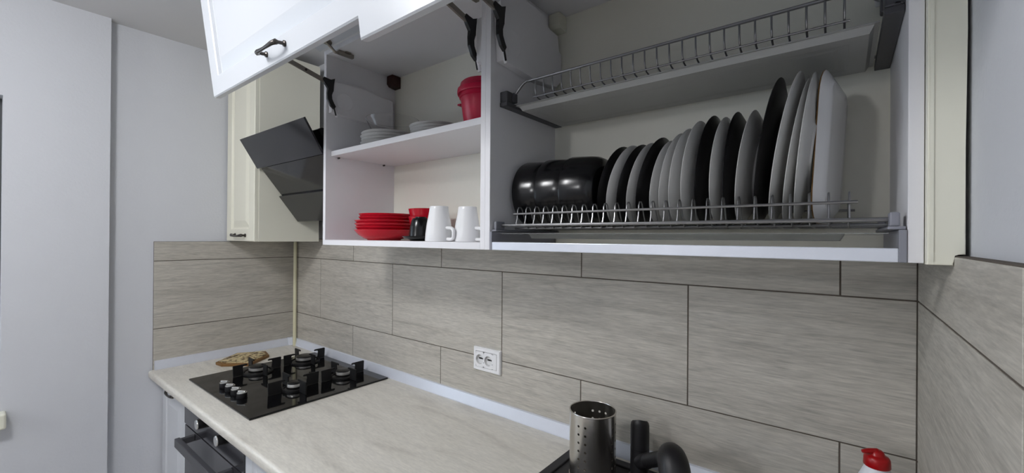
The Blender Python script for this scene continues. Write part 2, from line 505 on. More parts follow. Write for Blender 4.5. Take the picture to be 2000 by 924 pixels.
# suspension brackets in the upper back corners
def hanger(cab, x0, x1, m):
    b = prism(B(), [(-0.026, 2.134), (-0.026, 2.088), (-0.056, 2.092), (-0.066, 2.102), (-0.066, 2.134)], 'x', min(x0, x1), max(x0, x1), bevel=0.002)
    obj('hanger_bracket', b, m, cab)
hanger(cab1, X1a+T+0.001, X1a+T+0.040, 'brown_plastic')
cab2 = carcass('wall_cabinet', 'open white wall cabinet fitted with two wire dish racks beside the right wall', X2a, X2b, bottom=False)
hanger(cab2, X2a+T+0.001, X2a+T+0.038, 'ivory')

# lift mechanisms: cover, black lever bracket, steel arm
def lift(cab, xface, d, cover, yb, zb):
    """xface = inner face of side panel, d = +1/-1 towards the inside; door attach point (yb, zb)"""
    xa, xb = sorted((xface+d*0.0005, xface+d*0.024))
    cv = obj('lift_cover', prism(B(), cover, 'x', xa, xb, bevel=0.002), 'white_board', cab)
    xa, xb = sorted((xface+d*0.0245, xface+d*0.0255))
    obj('cover_disc', lathe(B(), [(0, 0), (0.032, 0), (0.033, 0.0006), (0.031, 0.0012), (0.029, 0.0006), (0, 0.0006)], 32, (xface+d*0.0243, -0.262, 1.975), mtx_axes((0, 1, 0), (0, 0, 1), (d, 0, 0))), 'white_board', cv, smooth=True)
    # lever: curved black plate
    pts = [(-0.352, 2.032), (-0.345, 2.042), (-0.322, 2.036), (-0.306, 2.046), (-0.310, 2.024), (-0.311, 2.000), (-0.319, 1.985), (-0.318, 1.970), (-0.311, 1.956), (-0.302, 1.947), (-0.308, 1.936), (-0.322, 1.946), (-0.333, 1.968), (-0.334, 1.990), (-0.330, 2.006), (-0.342, 2.018)]
    xa, xb = sorted((xface+d*0.0262, xface+d*0.036))
    lv = obj('lift_lever', prism(B(), pts, 'x', xa, xb, bevel=0.0015), 'black_plastic', cab)
    obj('lever_pin', tube(B(), [((xa+xb)/2, -0.3085, 1.946), ((xa+xb)/2, -0.300, 1.916)], 0.0026, 8), 'black_plastic', lv, smooth=True)
    obj('adjuster', tube(B(), [((xa+xb)/2-d*.003, -0.3055, 1.948), ((xa+xb)/2-d*.003, -0.294, 1.912)], 0.0052, 8), 'white_board', lv, smooth=True)
    # arm to the lower door leaf
    p0, p1 = Vector((0, -0.338, 2.028)), Vector((0, yb, zb))
    q = (p1-p0).normalized(); nrm = Vector((0, -q.z, q.y))*0.0075
    pl = [p0-nrm, p1-nrm, p1+nrm, p0+nrm]
    xa, xb = sorted((xface+d*0.0275, xface+d*0.034))
    ar = obj('lift_arm', prism(B(), [(p.y, p.z) for p in pl], 'x', xa, xb, bevel=0.001), 'arm_steel', cab)
    b = lathe(B(), [(0, 0), (0.004, 0), (0.004, 0.002), (0, 0.002)], 12, (xface+d*0.034, -0.41, 2.028+(zb-2.028)*0.072/(-0.338-yb)), mtx_axes((0, 1, 0), (0, 0, 1), (d, 0, 0)))
    obj('rivet', b, 'pewter', ar, smooth=True)
COV1 = [(-0.312, 1.928), (-0.20, 1.920), (-0.050, 1.915), (-0.050, 2.030), (-0.20, 2.045), (-0.312, 2.040)]
COV2 = [(-0.300, 1.920), (-0.16, 1.912), (-0.055, 1.922), (-0.036, 1.940), (-0.030, 1.965), (-0.030, 2.026), (-0.046, 2.028), (-0.050, 2.074), (-0.108, 2.076), (-0.118, 2.106), (-0.285, 2.112), (-0.312, 2.060)]

# bi-fold lift doors: lower leaf hangs in front, upper leaf runs back to the hinge line
LEAF = 0.356
TILT = 0.130
def bifold(cab, x0, x1, yb, zb, handle):
    s, c = math.sin(TILT), math.cos(TILT)
    ev = Vector((0, -s, c)); en = Vector((0, -c, -s))
    o = Vector((x0, yb, zb)) - en*0.018
    # outer face bottom edge at (yb, zb)
    def tw(u, v, n): return o + Vector((u, 0, 0)) + ev*v + en*n
    w = x1-x0
    b = panel_door(B(), w, LEAF, 0.018, [(0.052, 0.0), (0.055, -0.003), (0.058, -0.010), (0.062, -0.0115), (0.090, -0.001), (0.094, 0.0)], tw)
    lower = obj('door_leaf', b, 'door_white', cab, label='white moulded lower leaf of the lifted folding door')
    top = o + ev*LEAF
    # upper leaf from fold to cabinet hinge line
    H = Vector((x0, YF-0.012, CT-0.008)); Fd = Vector((x0, top.y+0.012, top.z+0.006))
    du = (H-Fd); L = du.length; du.normalize()
    nu = Vector((0, -du.z, du.y))
    if nu.z < 0: nu = -nu
    def tw2(u, v, n): return Fd + Vector((u, 0, 0)) + du*v + nu*n
    b = panel_door(B(), w, L-0.004, 0.018, [(0.055, 0.0), (0.066, -0.0065), (0.098, -0.0015), (0.102, 0.0)], tw2)
    upper = obj('door_leaf', b, 'door_white', cab, label='white upper leaf of the lifted folding door')
    if handle is not None:
        for hx in handle:
            a = tw(hx-0.048, 0.030, 0.018); e = tw(hx+0.048, 0.030, 0.018)
            bow_handle(a, e, en*0.026, -ev*0.004, lower, r=0.0042)
    # concealed hinges
    for hx in (x0+0.085, x1-0.085):
        pts = [(hx-0.022, -0.018), (hx+0.022, -0.018)]
        hc = H + Vector((hx-x0, 0, 0)) - du*0.028
        cup = lathe(B(), [(0, -0.0005), (0.019, -0.0005), (0.019, -0.004), (0.013, -0.006), (0, -0.006)], 20, hc, mtx_axes((1, 0, 0), tuple(du), tuple(nu)))
        hg = obj('hinge', cup, 'arm_steel', cab, smooth=True)
        bb = B()
        box(bb, hx-0.007, hx+0.007, YF+0.004, YF+0.062, CT-T-0.014, CT-T-0.0005, bevel=0.002)
        box(bb, hx-0.016, hx+0.016, YF+0.026, YF+0.046, CT-T-0.005, CT-T-0.0005, bevel=0.001)
        tube(bb, [hc+nu*-0.004, (hx, YF-0.006, CT-T-0.012), (hx, YF+0.010, CT-T-0.008)], 0.005, 8)
        obj('hinge_arm', bb, 'arm_steel', hg)
    # attach point of lift arm on the inner face of the lower leaf
    return o + ev*0.215
a1 = bifold(cab1, X1a+0.0015, X1b-0.0015, -0.660, 1.894, [0.424])
a2 = bifold(cab2, X2a+0.0015, X2b-0.0015, -0.668, 1.843, [0.392])
lift(cab1, X1a+T, 1, COV1, a1.y+0.001, a1.z)
lift(cab1, X1b-T, -1, COV1, a1.y+0.001, a1.z)
lift(cab2, X2a+T, 1, COV2, a2.y+0.001, a2.z+0.03)
lift(cab2, X2b-T, -1, COV2, a2.y+0.001, a2.z+0.03)

# filler strip to the right wall
b = prism(B(), [(X2b+0.0008, CB-0.001), (XR-0.001, CB-0.001), (XR-0.001, ZTOPR+0.002), (XRP-0.005, ZTOPR+0.002), (XRP-0.0055, 1.60), (XRP-0.004, 1.75), (XRP-0.005, 1.95), (XRP-0.0045, CT), (X2b+0.0008, CT)], 'y', -0.337, -0.300, bevel=0.0015)
fl = tag(obj('filler_strip', b, 'ivory'), 'narrow ivory filler strip between dish-rack cabinet and right wall', 'filler')
obj('bead', prism(B(), [(X2b+0.003, CB+0.004), (X2b+0.007, CB+0.004), (X2b+0.007, CT-0.004), (X2b+0.003, CT-0.004)], 'y', -0.3385, -0.3372), 'ivory', fl)

# ------------------------------------------------------------------ left wall cabinet (closed)
LX1 = 0.330
cabL = thing('wall_cabinet', 'closed ivory wall cabinet left of the cooker hood with moulded door', 'cabinet', (LX1/2, -0.16, CB))
CTL = 2.33
obj('body', bx(0.002, LX1, -0.308, -0.030, CB+0.004, CTL, bevel=0.001, seg=1), 'ivory', cabL)
def dw(x0, y, z0):
    return lambda u, v, n: Vector((x0+u, y-n, z0+v))
dL = obj('door', panel_door(B(), LX1-0.006, CTL-CB-0.006, 0.018, [(0.055, 0), (0.059, -0.006), (0.064, -0.009), (0.069, -0.008), (0.092, -0.001), (0.096, 0.0)], dw(0.004, -0.3085, CB+0.005)), 'ivory', cabL)
bow_handle((0.115, -0.327, 1.487), (0.235, -0.327, 1.485), (0, -0.022, 0), (0, 0, -0.004), dL, r=0.005)

# ------------------------------------------------------------------ cooker hood
hood = thing('cooker_hood', 'angled black glass cooker hood between the two left wall cabinets', 'hood', (0.62, -0.15, 1.55))
HX0, HX1 = 0.338, 0.908
obj('body', prism(B(), [(-0.0005+0.008, 1.560), (-0.118, 1.560), (-0.285, 1.800), (-0.330, 1.872), (-0.318, 1.880), (0.008, 1.880)], 'x', HX0+0.012, HX1-0.012), 'black_enamel', hood)
def slab(name, ya, za, yb, zb, th, off, x0, x1, m):
    d = Vector((0, yb-ya, zb-za)).normalized(); n = Vector((0, -d.z, d.y))
    if n.y > 0: n = -n
    p = [Vector((0, ya, za))+n*off, Vector((0, yb, zb))+n*off]
    q = [v - n*th for v in p]
    return obj(name, prism(B(), [(p[0].y, p[0].z), (p[1].y, p[1].z), (q[1].y, q[1].z), (q[0].y, q[0].z)], 'x', x0, x1, bevel=0.0012), m, hood)
slab('glass_panel', -0.3195, 1.782, -0.390, 1.899, 0.008, 0.0, HX0, HX1, 'hood_glass')
slab('filter_cover', -0.222, 1.662, -0.313, 1.779, 0.008, -0.010, HX0+0.006, HX1-0.006, 'hood_glass')
slab('glass_panel', -0.140, 1.553, -0.226, 1.666, 0.008, 0.0, HX0, HX1, 'hood_glass')

# ------------------------------------------------------------------ dish racks
XI0, XI1 = X2a+T, X2b-T          # inner faces of the rack cabinet
# aluminium bottom frame of the cabinet
b = B()
box(b, XI0+0.008, XI1-0.009, YF-0.001, YF+0.012, CB, CB+0.0195, bevel=0.0015)
obj('front_profile', b, 'alu_light', cab2)
for x0, x1 in ((XI0+0.0005, XI0+0.008), (XI1-0.009, XI1-0.0005)):
    obj('side_profile', bx(x0, x1, YF-0.0015, -0.03, CB, 1.498, bevel=0.001), 'grey_plastic', cab2)
# lower plate rack
pr_ = thing('plate_rack', 'lower wire plate rack full of upright plates', 'rack', ((XI0+XI1)/2, -0.17, 1.499))
for side, x0, x1 in ((0, XI0+0.001, XI0+0.016), (1, XI1-0.020, XI1-0.001)):
    b = B()
    box(b, x0, x1, -0.314, -0.020, 1.4985, 1.503, bevel=0.001)
    box(b, x0+(0.006 if side == 0 else 0.002), x1-(0.002 if side == 0 else 0.006), -0.312, -0.278, 1.503, 1.523, bevel=0.002)
    box(b, x0+(0.006 if side == 0 else 0.002), x1-(0.002 if side == 0 else 0.006), -0.060, -0.026, 1.503, 1.523, bevel=0.002)
    obj('end_bracket', b, 'grey_plastic', pr_)
RX0, RX1 = XI0+0.014, XI1-0.016
for y in (-0.290, -0.235, -0.105, -0.050):
    obj('rail', tube(B(), [(RX0, y, 1.5135 if y in (-0.290, -0.050) else 1.507), (RX1, y, 1.5135 if y in (-0.290, -0.050) else 1.507)], 0.0034 if y in (-.29, -.05) else .0022, 8), 'steel_wire', pr_, smooth=True)
obj('rail', tube(B(), [(1.762, -0.2865, 1.541), (2.414, -0.2865, 1.541)], 0.0024, 8), 'steel_wire', pr_, smooth=True)
obj('rail', tube(B(), [(1.762, -0.0535, 1.541), (2.414, -0.0535, 1.541)], 0.0024, 8), 'steel_wire', pr_, smooth=True)
wp = [(0, -0.290, 1.510), (0, -0.2835, 1.530), (0, -0.282, 1.550), (0, -0.278, 1.5565), (0, -0.270, 1.5575), (0, -0.265, 1.5535), (0, -0.245, 1.511), (0, -0.235, 1.5065),
      (0, -0.105, 1.5065), (0, -0.095, 1.511), (0, -0.075, 1.5535), (0, -0.070, 1.5575), (0, -0.062, 1.5565), (0, -0.058, 1.550), (0, -0.0565, 1.530), (0, -0.050, 1.510)]
w0 = obj('wire', tube(B(), [(1.771+x, y, z) for x, y, z in wp], 0.0015, 6), 'steel_wire', pr_, smooth=True)
for k in range(1, 26): dup_part(w0, (0.02532*k, 0, 0))
# lower drip tray
def tray(name, label, x0, x1, y0, y1, z0, z1, m, rim=0.010):
    b = B()
    def ring(i, z): return [b.verts.new(p) for p in ((x0+i, y0+i, z), (x1-i, y0+i, z), (x1-i, y1-i, z), (x0+i, y1-i, z))]
    rs = [ring(0, z1-0.0015), ring(0, z1), ring(rim, z1), ring(rim+0.006, z0+0.0015), ring(rim+0.03, z0+0.0015)]
    lo_ = [ring(0, z1-0.0015), ring(rim-0.001, z1-0.0015), ring(rim+0.005, z0), ring(rim+0.03, z0), ring(rim+0.036, z0+0.0012), ring(rim+0.045, z0+0.0012), ring(rim+0.051, z0)]
    for seq in (rs, lo_):
        for a, c in zip(seq, seq[1:]):
            for k in range(4): b.faces.new((a[k], a[(k+1) % 4], c[(k+1) % 4], c[k]))
        b.faces.new(seq[-1])
    bmesh.ops.remove_doubles(b, verts=b.verts, dist=1e-5)
    return tag(obj(name, b, m), label, 'tray')
tray('drip_tray', 'clear drip tray lying under the lower plate rack', RX0+0.004, RX1-0.002, -0.300, -0.040, 1.4815, 1.494, 'clear_tray', rim=0.05)
# upper glass rack
gr = thing('glass_rack', 'upper empty wire rack for glasses above the plates', 'rack', ((XI0+XI1)/2, -0.15, 1.806))
for side, x0, x1 in ((0, XI0+0.0005, XI0+0.0235), (1, XI1-0.0235, XI1-0.0005)):
    b = B()
    box(b, x0, x1, -0.285, -0.020, 1.812, 1.822, bevel=0.001)
    xm = (x0+0.004, x0+0.012) if side == 0 else (x1-0.012, x1-0.004)
    box(b, xm[0], xm[1], -0.285, -0.020, 1.822, 1.828, bevel=0.001)
    box(b, x0, x1, -0.285, -0.262, 1.822, 1.850, bevel=0.003)
    if side == 0: box(b, x0+0.010, x1+0.003, -0.262, -0.244, 1.826, 1.850, bevel=0.003)
    else: box(b, x0-0.003, x1-0.010, -0.262, -0.244, 1.826, 1.850, bevel=0.003)
    obj('end_bracket', b, 'dark_grey', gr)
zt = 1.874
obj('rail', tube(B(), spl([(XI0+0.020, -0.252, 1.848), (XI0+0.028, -0.252, 1.851), (XI0+0.046, -0.251, 1.868), (XI0+0.058, -0.250, zt), (1.80, -0.250, zt), (2.10, -0.250, zt), (2.385, -0.250, zt), (XI1-0.058, -0.250, zt), (XI1-0.046, -0.251, 1.868), (XI1-0.028, -0.252, 1.851), (XI1-0.020, -0.252, 1.848)], 5), 0.0032, 8), 'steel_wire', gr, smooth=True)
obj('rail', tube(B(), [(1.790, -0.2475, 1.832), (2.404, -0.2475, 1.832)], 0.0019, 8), 'steel_wire', gr, smooth=True)
obj('rail', tube(B(), [(XI0+0.02, -0.045, 1.832), (XI1-0.02, -0.045, 1.832)], 0.0028, 8), 'steel_wire', gr, smooth=True)
w1 = obj('wire', tube(B(), [(1.797, -0.250, zt), (1.797, -0.2485, 1.850), (1.797, -0.2465, 1.840), (1.797, -0.238, 1.8315), (1.797, -0.225, 1.829), (1.797, -0.060, 1.829), (1.797, -0.045, 1.832)], 0.0017, 6), 'steel_wire', gr, smooth=True)
for k in range(1, 25): dup_part(w1, (0.0250*k, 0, 0))
tray('drip_tray', 'milky drip tray hanging under the upper wire rack', XI0+0.026, XI1-0.026, -0.252, -0.038, 1.806, 1.8185, 'tray', rim=0.007)

# ------------------------------------------------------------------ dishes standing in the lower rack
def plate_profile(R, h, foot=0.56):
    return [(0, 0.003), (foot*R-0.004, 0.003), (foot*R-0.003, 0), (foot*R, 0), (foot*R+0.002, 0.003), (0.70*R, 0.0050+0.06*h), (0.86*R, h*0.52), (R-0.001, h-0.0012), (R, h), (R-0.001, h+0.0010),
            (0.88*R, h*0.70), (0.72*R, 0.0092+.06*h), (0.60*R, 0.0065), (0, 0.0060)]
PL = [  # colour, lean deg, radius, rim centre x, z
 ('b', 13.5, .0941, 1.977, 1.604), ('w', 14.5, .0945, 1.999, 1.604), ('b', 14.0, .0933, 2.022, 1.604), ('w', 13.5, .0941, 2.044, 1.604),
 ('b', 13.5, .0986, 2.067, 1.608), ('w', 10.5, .0924, 2.091, 1.604), ('w', 10.0, .0988, 2.112, 1.610), ('w', 8.0, .1015, 2.131, 1.614),
 ('w', 6.5, .1076, 2.155, 1.620), ('b', 6.5, .1108, 2.181, 1.623), ('w', 5.0, .1074, 2.205, 1.620), ('b', 4.0, .1105, 2.228, 1.623),
 ('w', 7.5, .1107, 2.251, 1.622), ('b', 8.5, .136, 2.288, 1.648), ('w', 10.0, .139, 2.314, 1.650), ('w', 9.0, .1313, 2.331, 1.643), ('w', 6.5, .1347, 2.3435, 1.647)]
ORD = ['first', 'second', 'third', 'fourth', 'fifth', 'sixth', 'seventh', 'eighth', 'ninth', 'tenth', 'eleventh', 'twelfth', 'thirteenth', 'fourteenth', 'fifteenth', 'sixteenth', 'seventeenth']
for i, (c, t, R, x, z) in enumerate(PL):
    a = math.radians(t)
    up = Vector((math.sin(a), 0, math.cos(a))); nn = Vector((-math.cos(a), 0, math.sin(a)))
    h = 0.021 if R < 0.12 else 0.0145
    ctr = Vector((x, -0.165, z)) - nn*h
    m4 = mtx_axes(tuple(up), (0, 1, 0), tuple(nn)) if up.cross(Vector((0, 1, 0))).dot(nn) > 0 else mtx_axes((0, 1, 0), tuple(up), tuple(nn))
    b = lathe(B(), plate_profile(R, h), 44, ctr, m4)
    size = 'small' if R < .105 else ('medium' if R < .12 else 'large')
    o = obj('plate', b, 'black_matte' if c == 'b' else 'grey_ceramic', smooth=True)
    tag(o, '%s %s plate upright in the rack, %s plate from the black bowls' % (size, 'black' if c == 'b' else 'white', ORD[i]), 'plate', 'plates standing in the lower dish rack')
# white rectangular dish with a gilt edge at the right end
dish = thing('serving_dish', 'white rectangular dish with thin brown edge, rightmost in the plate rack', 'dish', (2.372, -0.14, 1.513))
def rrect(w, h, r, n=5):
    pts = []
    for cx, cy, a0 in ((w/2-r, h/2-r, 0), (-w/2+r, h/2-r, 90), (-w/2+r, -h/2+r, 180), (w/2-r, -h/2+r, 270)):
        for k in range(n+1):
            a = math.radians(a0+90*k/n); pts.append((cx+r*math.cos(a), cy+r*math.sin(a)))
    return pts
ang = math.radians(8.5); lean = math.radians(3.0)
e_y = Vector((math.sin(ang), math.cos(ang), 0)); e_n = Vector((math.cos(ang), -math.sin(ang), 0))
e_z = (Vector((0, 0, 1))*math.cos(lean) + e_n*math.sin(lean)); e_n = (e_n*math.cos(lean) - Vector((0, 0, 1))*math.sin(lean))
DC = Vector((2.3785, -0.140, 1.513+0.133))
def dish_ring(bm, w, h, r, n): return [bm.verts.new(DC + e_y*p[0] + e_z*p[1] + e_n*n) for p in rrect(w, h, r)]
b = B()
W_, H_ = 0.190, 0.266
rs = [dish_ring(b, W_, H_, .055, -0.006), dish_ring(b, W_+0.001, H_+.001, .055, -0.0045), dish_ring(b, W_-0.030, H_-.030, .045, 0.004), dish_ring(b, W_-0.046, H_-0.046, .03, 0.0085), dish_ring(b, W_-0.075, H_-0.075, .025, 0.0085)]
bk = [rs[0], dish_ring(b, W_-0.032, H_-.032, .045, 0.0005), dish_ring(b, W_-0.048, H_-.048, .03, 0.005)]
for seq in (rs, bk):
    for p, q in zip(seq, seq[1:]):
        for k in range(len(p)): b.faces.new((p[k], p[(k+1) % len(p)], q[(k+1) % len(p)], q[k]))
    b.faces.new(seq[-1])
obj('dish_body', b, 'white_ceramic', dish, smooth=True)
b = B()
tube(b, [DC + e_y*p[0]*1.004 + e_z*p[1]*1.002 - e_n*0.0055 for p in rrect(W_, H_, .055)] + [DC + e_y*rrect(W_, H_, .055)[0][0]*1.004 + e_z*rrect(W_, H_, .055)[0][1] - e_n*0.0055], 0.0011, 6)
obj('gilt_edge', b, 'gold_rim', dish, smooth=True, label='thin brown gilt edge line')
# nested black bowls on their side
bowl_prof = [(0, 0.004), (0.036, 0.004), (0.037, 0.0), (0.041, 0.0), (0.042, 0.006), (0.060, 0.010), (0.073, 0.018), (0.0800, 0.032), (0.0830, 0.050), (0.0850, 0.074), (0.0865, 0.098), (0.0860, 0.1005), (0.0835, 0.0985),
             (0.0815, 0.072), (0.0790, 0.050), (0.0745, 0.034), (0.058, 0.016), (0, 0.012)]
bl = ['leftmost of three nested black bowls lying on their side in rack', 'middle one of three nested black bowls lying in the plate rack', 'black bowl next to the plates, outermost of the three nested ones']
for i, x in enumerate((1.728, 1.797, 1.866)):
    n_ = Vector((-1, 0, 0))
    b = lathe(B(), [(r, z) for r, z in bowl_prof], 48, (x+0.1, -0.165, 1.600), mtx_axes((0, 1, 0), (0, 0, -1), (-1, 0, 0)))
    tag(obj('bowl', b, 'black_ceramic', smooth=True), bl[i], 'bowl', 'black bowls in the dish rack')

# ------------------------------------------------------------------ dishes in the left open cabinet, lower level
ZS = CB+0.018
def ring_plate(name, label, x, y, z, R, h, m, group, foot=0.56, cat='plate'):
    return tag(obj(name, lathe(B(), plate_profile(R, h, foot), 44, (x, y, z)), m, smooth=True), label, cat, group)
rp = [('deep red plate at the bottom of the red plate stack', 1.086, -.180, 0.0, .104, .036),
      ('red plate second from the bottom of the red stack', 1.0865, -.180, 0.0135, .101, .034),
      ('red plate third from the bottom of the red stack', 1.0865, -.180, 0.0245, .103, .034),
      ('red plate third from the top of the red stack', 1.086, -.180, 0.0355, .103, .034),
      ('red plate second from the top of the red stack', 1.091, -.177, 0.0475, .095, .034),
      ('flat red plate on top of the red plate stack', 1.092, -.176, 0.0585, .096, .034)]
for l, x, y, dz, R, h in rp: ring_plate('plate', l, x, y, ZS+0.0003+dz, R, h, 'red_ceramic', 'red plates stacked in the open cabinet')
def bowl_up(z0, label, x, y):
    pr0 = [(0, 0.003), (0.028, 0.003), (0.029, 0), (0.033, 0), (0.035, 0.004), (0.046, 0.020), (0.055, 0.045), (0.062, 0.078), (0.063, 0.080), (0.0615, 0.0805), (0.052, 0.045), (0.042, 0.020), (0.030, 0.008), (0, 0.007)]
    return tag(obj('bowl', lathe(B(), pr0, 40, (x, y, z0)), 'red_bowl', smooth=True), label, 'bowl', 'red bowls in the open cabinet')
bowl_up(ZS+0.0003, 'lower of two stacked red bowls behind the black cup', 1.278, -.145)
bowl_up(ZS+0.0265, 'upper of two stacked red bowls behind the black cup', 1.278, -.145)
# black cup upside down on saucer
ring_plate('saucer', 'black saucer under the upturned black cup', 1.338, -.222, ZS+0.0003, .058, .014, 'black_ceramic', None, cat='saucer')
cup_prof = [(0.0375, 0.0), (0.0385, 0.001), (0.037, 0.012), (0.0345, 0.035), (0.030, 0.055), (0.025, 0.064), (0.018, 0.066), (0.0175, 0.069), (0.0155, 0.069), (0.015, 0.067), (0, 0.0665)]
cup = thing('cup', 'glossy black cup upside down on a black saucer', 'cup', (1.338, -.222, ZS+0.0068))
obj('cup_body', lathe(B(), [(0.0355, 0.0)]+cup_prof, 36, (1.338, -.222, ZS+0.0070)), 'black_ceramic', cup, smooth=True)
# upturned white mugs with square handles
def mug(label, x, y, az, s=1.0, hnd=True):
    t = thing('mug', label, 'mug', (x, y, ZS+0.0004), 'upturned white mugs in the open cabinet')
    pf = [(0.0365, 0.0), (0.039, 0.0), (0.0398, 0.002), (0.0385, 0.022), (0.0350, 0.050), (0.0300, 0.076), (0.0275, 0.092), (0.0268, 0.099), (0.0258, 0.1005), (0.025, 0.1000), (0.024, 0.0985), (0, 0.0985)]
    obj('mug_body', lathe(B(), [(r*s, z*s) for r, z in pf], 40, (x, y, ZS+0.0004)), 'white_ceramic', t, smooth=True)
    if hnd:
        d = Vector((math.cos(az), math.sin(az), 0))
        o = Vector((x, y, ZS+0.0004))
        pts = [(0.036, 0.0065), (0.054, 0.0060), (0.0610, 0.0075), (0.0650, 0.013), (0.0650, 0.027), (0.0620, 0.034), (0.055, 0.0375), (0.033, 0.0385)]
        b = tube(B(), [o + d*(r*s) + Vector((0, 0, z*s)) for r, z in pts], 0.0052*s, 10, sx=1.0)
        obj('handle', b, 'white_ceramic', t, smooth=True)
    return t
mug('upturned white mug with square handle nearest the black cup', 1.476, -.270, math.radians(-4))
mug('second upturned white mug, between the front mug and right side panel', 1.553, -.232, math.radians(-4), 0.98)
mug('third white mug half hidden by the right side panel', 1.628, -.190, math.radians(80), 0.98, hnd=True)

# ------------------------------------------------------------------ dishes on the middle shelf
ZM = SH1+0.0003
for k in (0, 1, 2, 3):
    ring_plate('plate', ['pale plate at the bottom of the stack under the glass bowl', 'pale plate second from bottom under the glass bowl', 'pale plate second from top under the glass bowl', 'pale plate on top of the stack, right under the glass bowl'][k],
               1.094+0.002*(k % 2), -.170, ZM+0.0115*k, .098-(0.002 if k % 2 else 0), .024, 'grey_ceramic', 'pale plates under the glass bowl')
for k in range(4):
    ring_plate('plate', ['pale saucer plate at the bottom of the stack beside red container', 'pale saucer plate second from bottom beside red container', 'pale saucer plate second from top beside red container', 'pale saucer plate on top of the stack beside red container'][k],
               1.345+0.003*((k*2) % 3), -.165, ZM+0.0095*k, .088, .020, 'grey_ceramic', 'pale plates beside the red container')
gz = ZM+0.0115*3+0.0068
b = lathe(B(), [(0, 0), (0.045, 0), (0.055, 0.004), (0.075, 0.030), (0.093, 0.066), (0.094, 0.068), (0.092, 0.0685), (0.0735, 0.032), (0.0535, 0.007), (0.044, 0.003), (0, 0.003)], 48, (1.118, -.170, gz))
tag(obj('glass_bowl', b, 'clear_glass', smooth=True), 'clear glass bowl standing on a stack of pale plates', 'bowl')
rc = thing('food_container', 'red plastic food container with lid on the middle shelf', 'container', (1.562, -.180, ZM))
obj('tub', lathe(B(), [(0, 0), (0.050, 0), (0.052, 0.002), (0.0655, 0.094), (0.069, 0.096), (0.069, 0.100), (0.0665, 0.101), (0.067, 0.112), (0.065, 0.112), (0.0505, 0.004), (0, 0.004)], 40, (1.562, -.180, ZM)), 'red_plastic', rc, smooth=True)
lidm = obj('lid', lathe(B(), [(0.0672, 0.106), (0.074, 0.106), (0.0755, 0.110), (0.0745, 0.121), (0.069, 0.124), (0.066, 0.138), (0.061, 0.143), (0, 0.145), (0, 0.139), (0.058, 0.137), (0.0672, 0.118)], 40, (1.562, -.180, ZM)), 'red_plastic', rc, smooth=True)
obj('lid_tab', bx(1.488, 1.500, -0.212, -0.192, ZM+0.083, ZM+0.088, bevel=0.001), 'red_plastic', rc)

# ------------------------------------------------------------------ hob
HBX0, HBX1, HBY0, HBY1 = 0.283, 0.896, -0.548, -0.022
hob = thing('gas_hob', 'black glass gas hob with four burners set in the worktop', 'hob', ((HBX0+HBX1)/2, (HBY0+HBY1)/2, ZT))
ZG = ZT+0.007
obj('glass_plate', bx(HBX0, HBX1, HBY0, HBY1, ZT+0.0003, ZG, bevel=0.0015), 'black_glass', hob)
burners = [(0.405, -0.335, 0.034, 1.0), (0.405, -0.132, 0.038, 1.08), (0.742, -0.134, 0.029, 0.92), (0.735, -0.333, 0.025, 0.82)]
for x, y, r, s in burners:
    bn = obj('burner', lathe(B(), [(0, 0), (r*1.45, 0), (r*1.45, 0.003), (r*1.3, 0.006), (r*1.1, 0.007), (r*1.1, 0.011), (0, 0.011)], 36, (x, y, ZG)), 'black_enamel', hob, smooth=True)
    obj('burner_ring', lathe(B(), [(0, 0.0112), (r*0.92, 0.0112), (r, 0.013), (r, 0.0215), (r*0.94, 0.0235), (0, 0.0235)], 36, (x, y, ZG)), 'burner_alu', bn, smooth=True)
    obj('burner_cap', lathe(B(), [(0, 0.0237), (r*0.97, 0.0237), (r*1.0, 0.025), (r*0.98, 0.028), (r*0.86, 0.030), (0, 0.0305)], 36, (x, y, ZG)), 'black_enamel', bn, smooth=True)
    # pan support: base ring and four upright hooked plates
    R0 = r*1.62
    g = obj('pan_support', lathe(B(), [(R0-0.004, 0.0005), (R0+0.004, 0.0005), (R0+0.004, 0.007), (R0-0.004, 0.007), (R0-0.004, 0.0005)], 36, (x, y, ZG)), 'cast_iron', hob)
    for k in range(4):
        a = PI/2*k
        d = Vector((math.cos(a), math.sin(a), 0)); n = Vector((-d.y, d.x, 0))
        prof = [(0.052*s+0.003, 0.001), (0.094, 0.001), (0.096, 0.0445), (0.094, 0.0465), (0.046*s, 0.0465), (0.041*s, 0.0440), (0.041*s, 0.0400), (0.053*s+.003, 0.0395), (0.056*s+.003, 0.034)]
        b = B()
        f0 = [b.verts.new(Vector((x, y, ZG)) + d*p + n*0.0022 + Vector((0, 0, z))) for p, z in prof]
        f1 = [b.verts.new(Vector((x, y, ZG)) + d*p - n*0.0022 + Vector((0, 0, z))) for p, z in prof]
        b.faces.new(f0); b.faces.new(f1[::-1])
        for q in range(len(prof)): b.faces.new((f0[q], f0[(q+1) % len(prof)], f1[(q+1) % len(prof)], f1[q]))
        obj('support_arm', b, 'cast_iron', g)
for x in (0.508, 0.565, 0.622, 0.679):
    kn = obj('knob', lathe(B(), [(0, 0), (0.0165, 0), (0.0175, 0.002), (0.0165, 0.018), (0, 0.018)], 28, (x, -0.493, ZG+0.0002)), 'black_plastic', hob, smooth=True)
    obj('knob_top', lathe(B(), [(0, 0.0181), (0.0163, 0.0181), (0.0165, 0.020), (0.0145, 0.0215), (0, 0.0215)], 28, (x, -0.493, ZG+0.0002)), 'knob_silver', kn, smooth=True)
    b = bx(-0.0035, 0.0035, -0.0145, 0.0145, 0.0216, 0.0265, bevel=0.001)
    bmesh.ops.rotate(b, verts=b.verts, cent=(0, 0, 0), matrix=Matrix.Rotation(math.radians(-58), 3, 'Z'))
    bmesh.ops.translate(b, verts=b.verts, vec=(x, -0.493, ZG+0.0002))
    obj('knob_grip', b, 'knob_silver', kn)
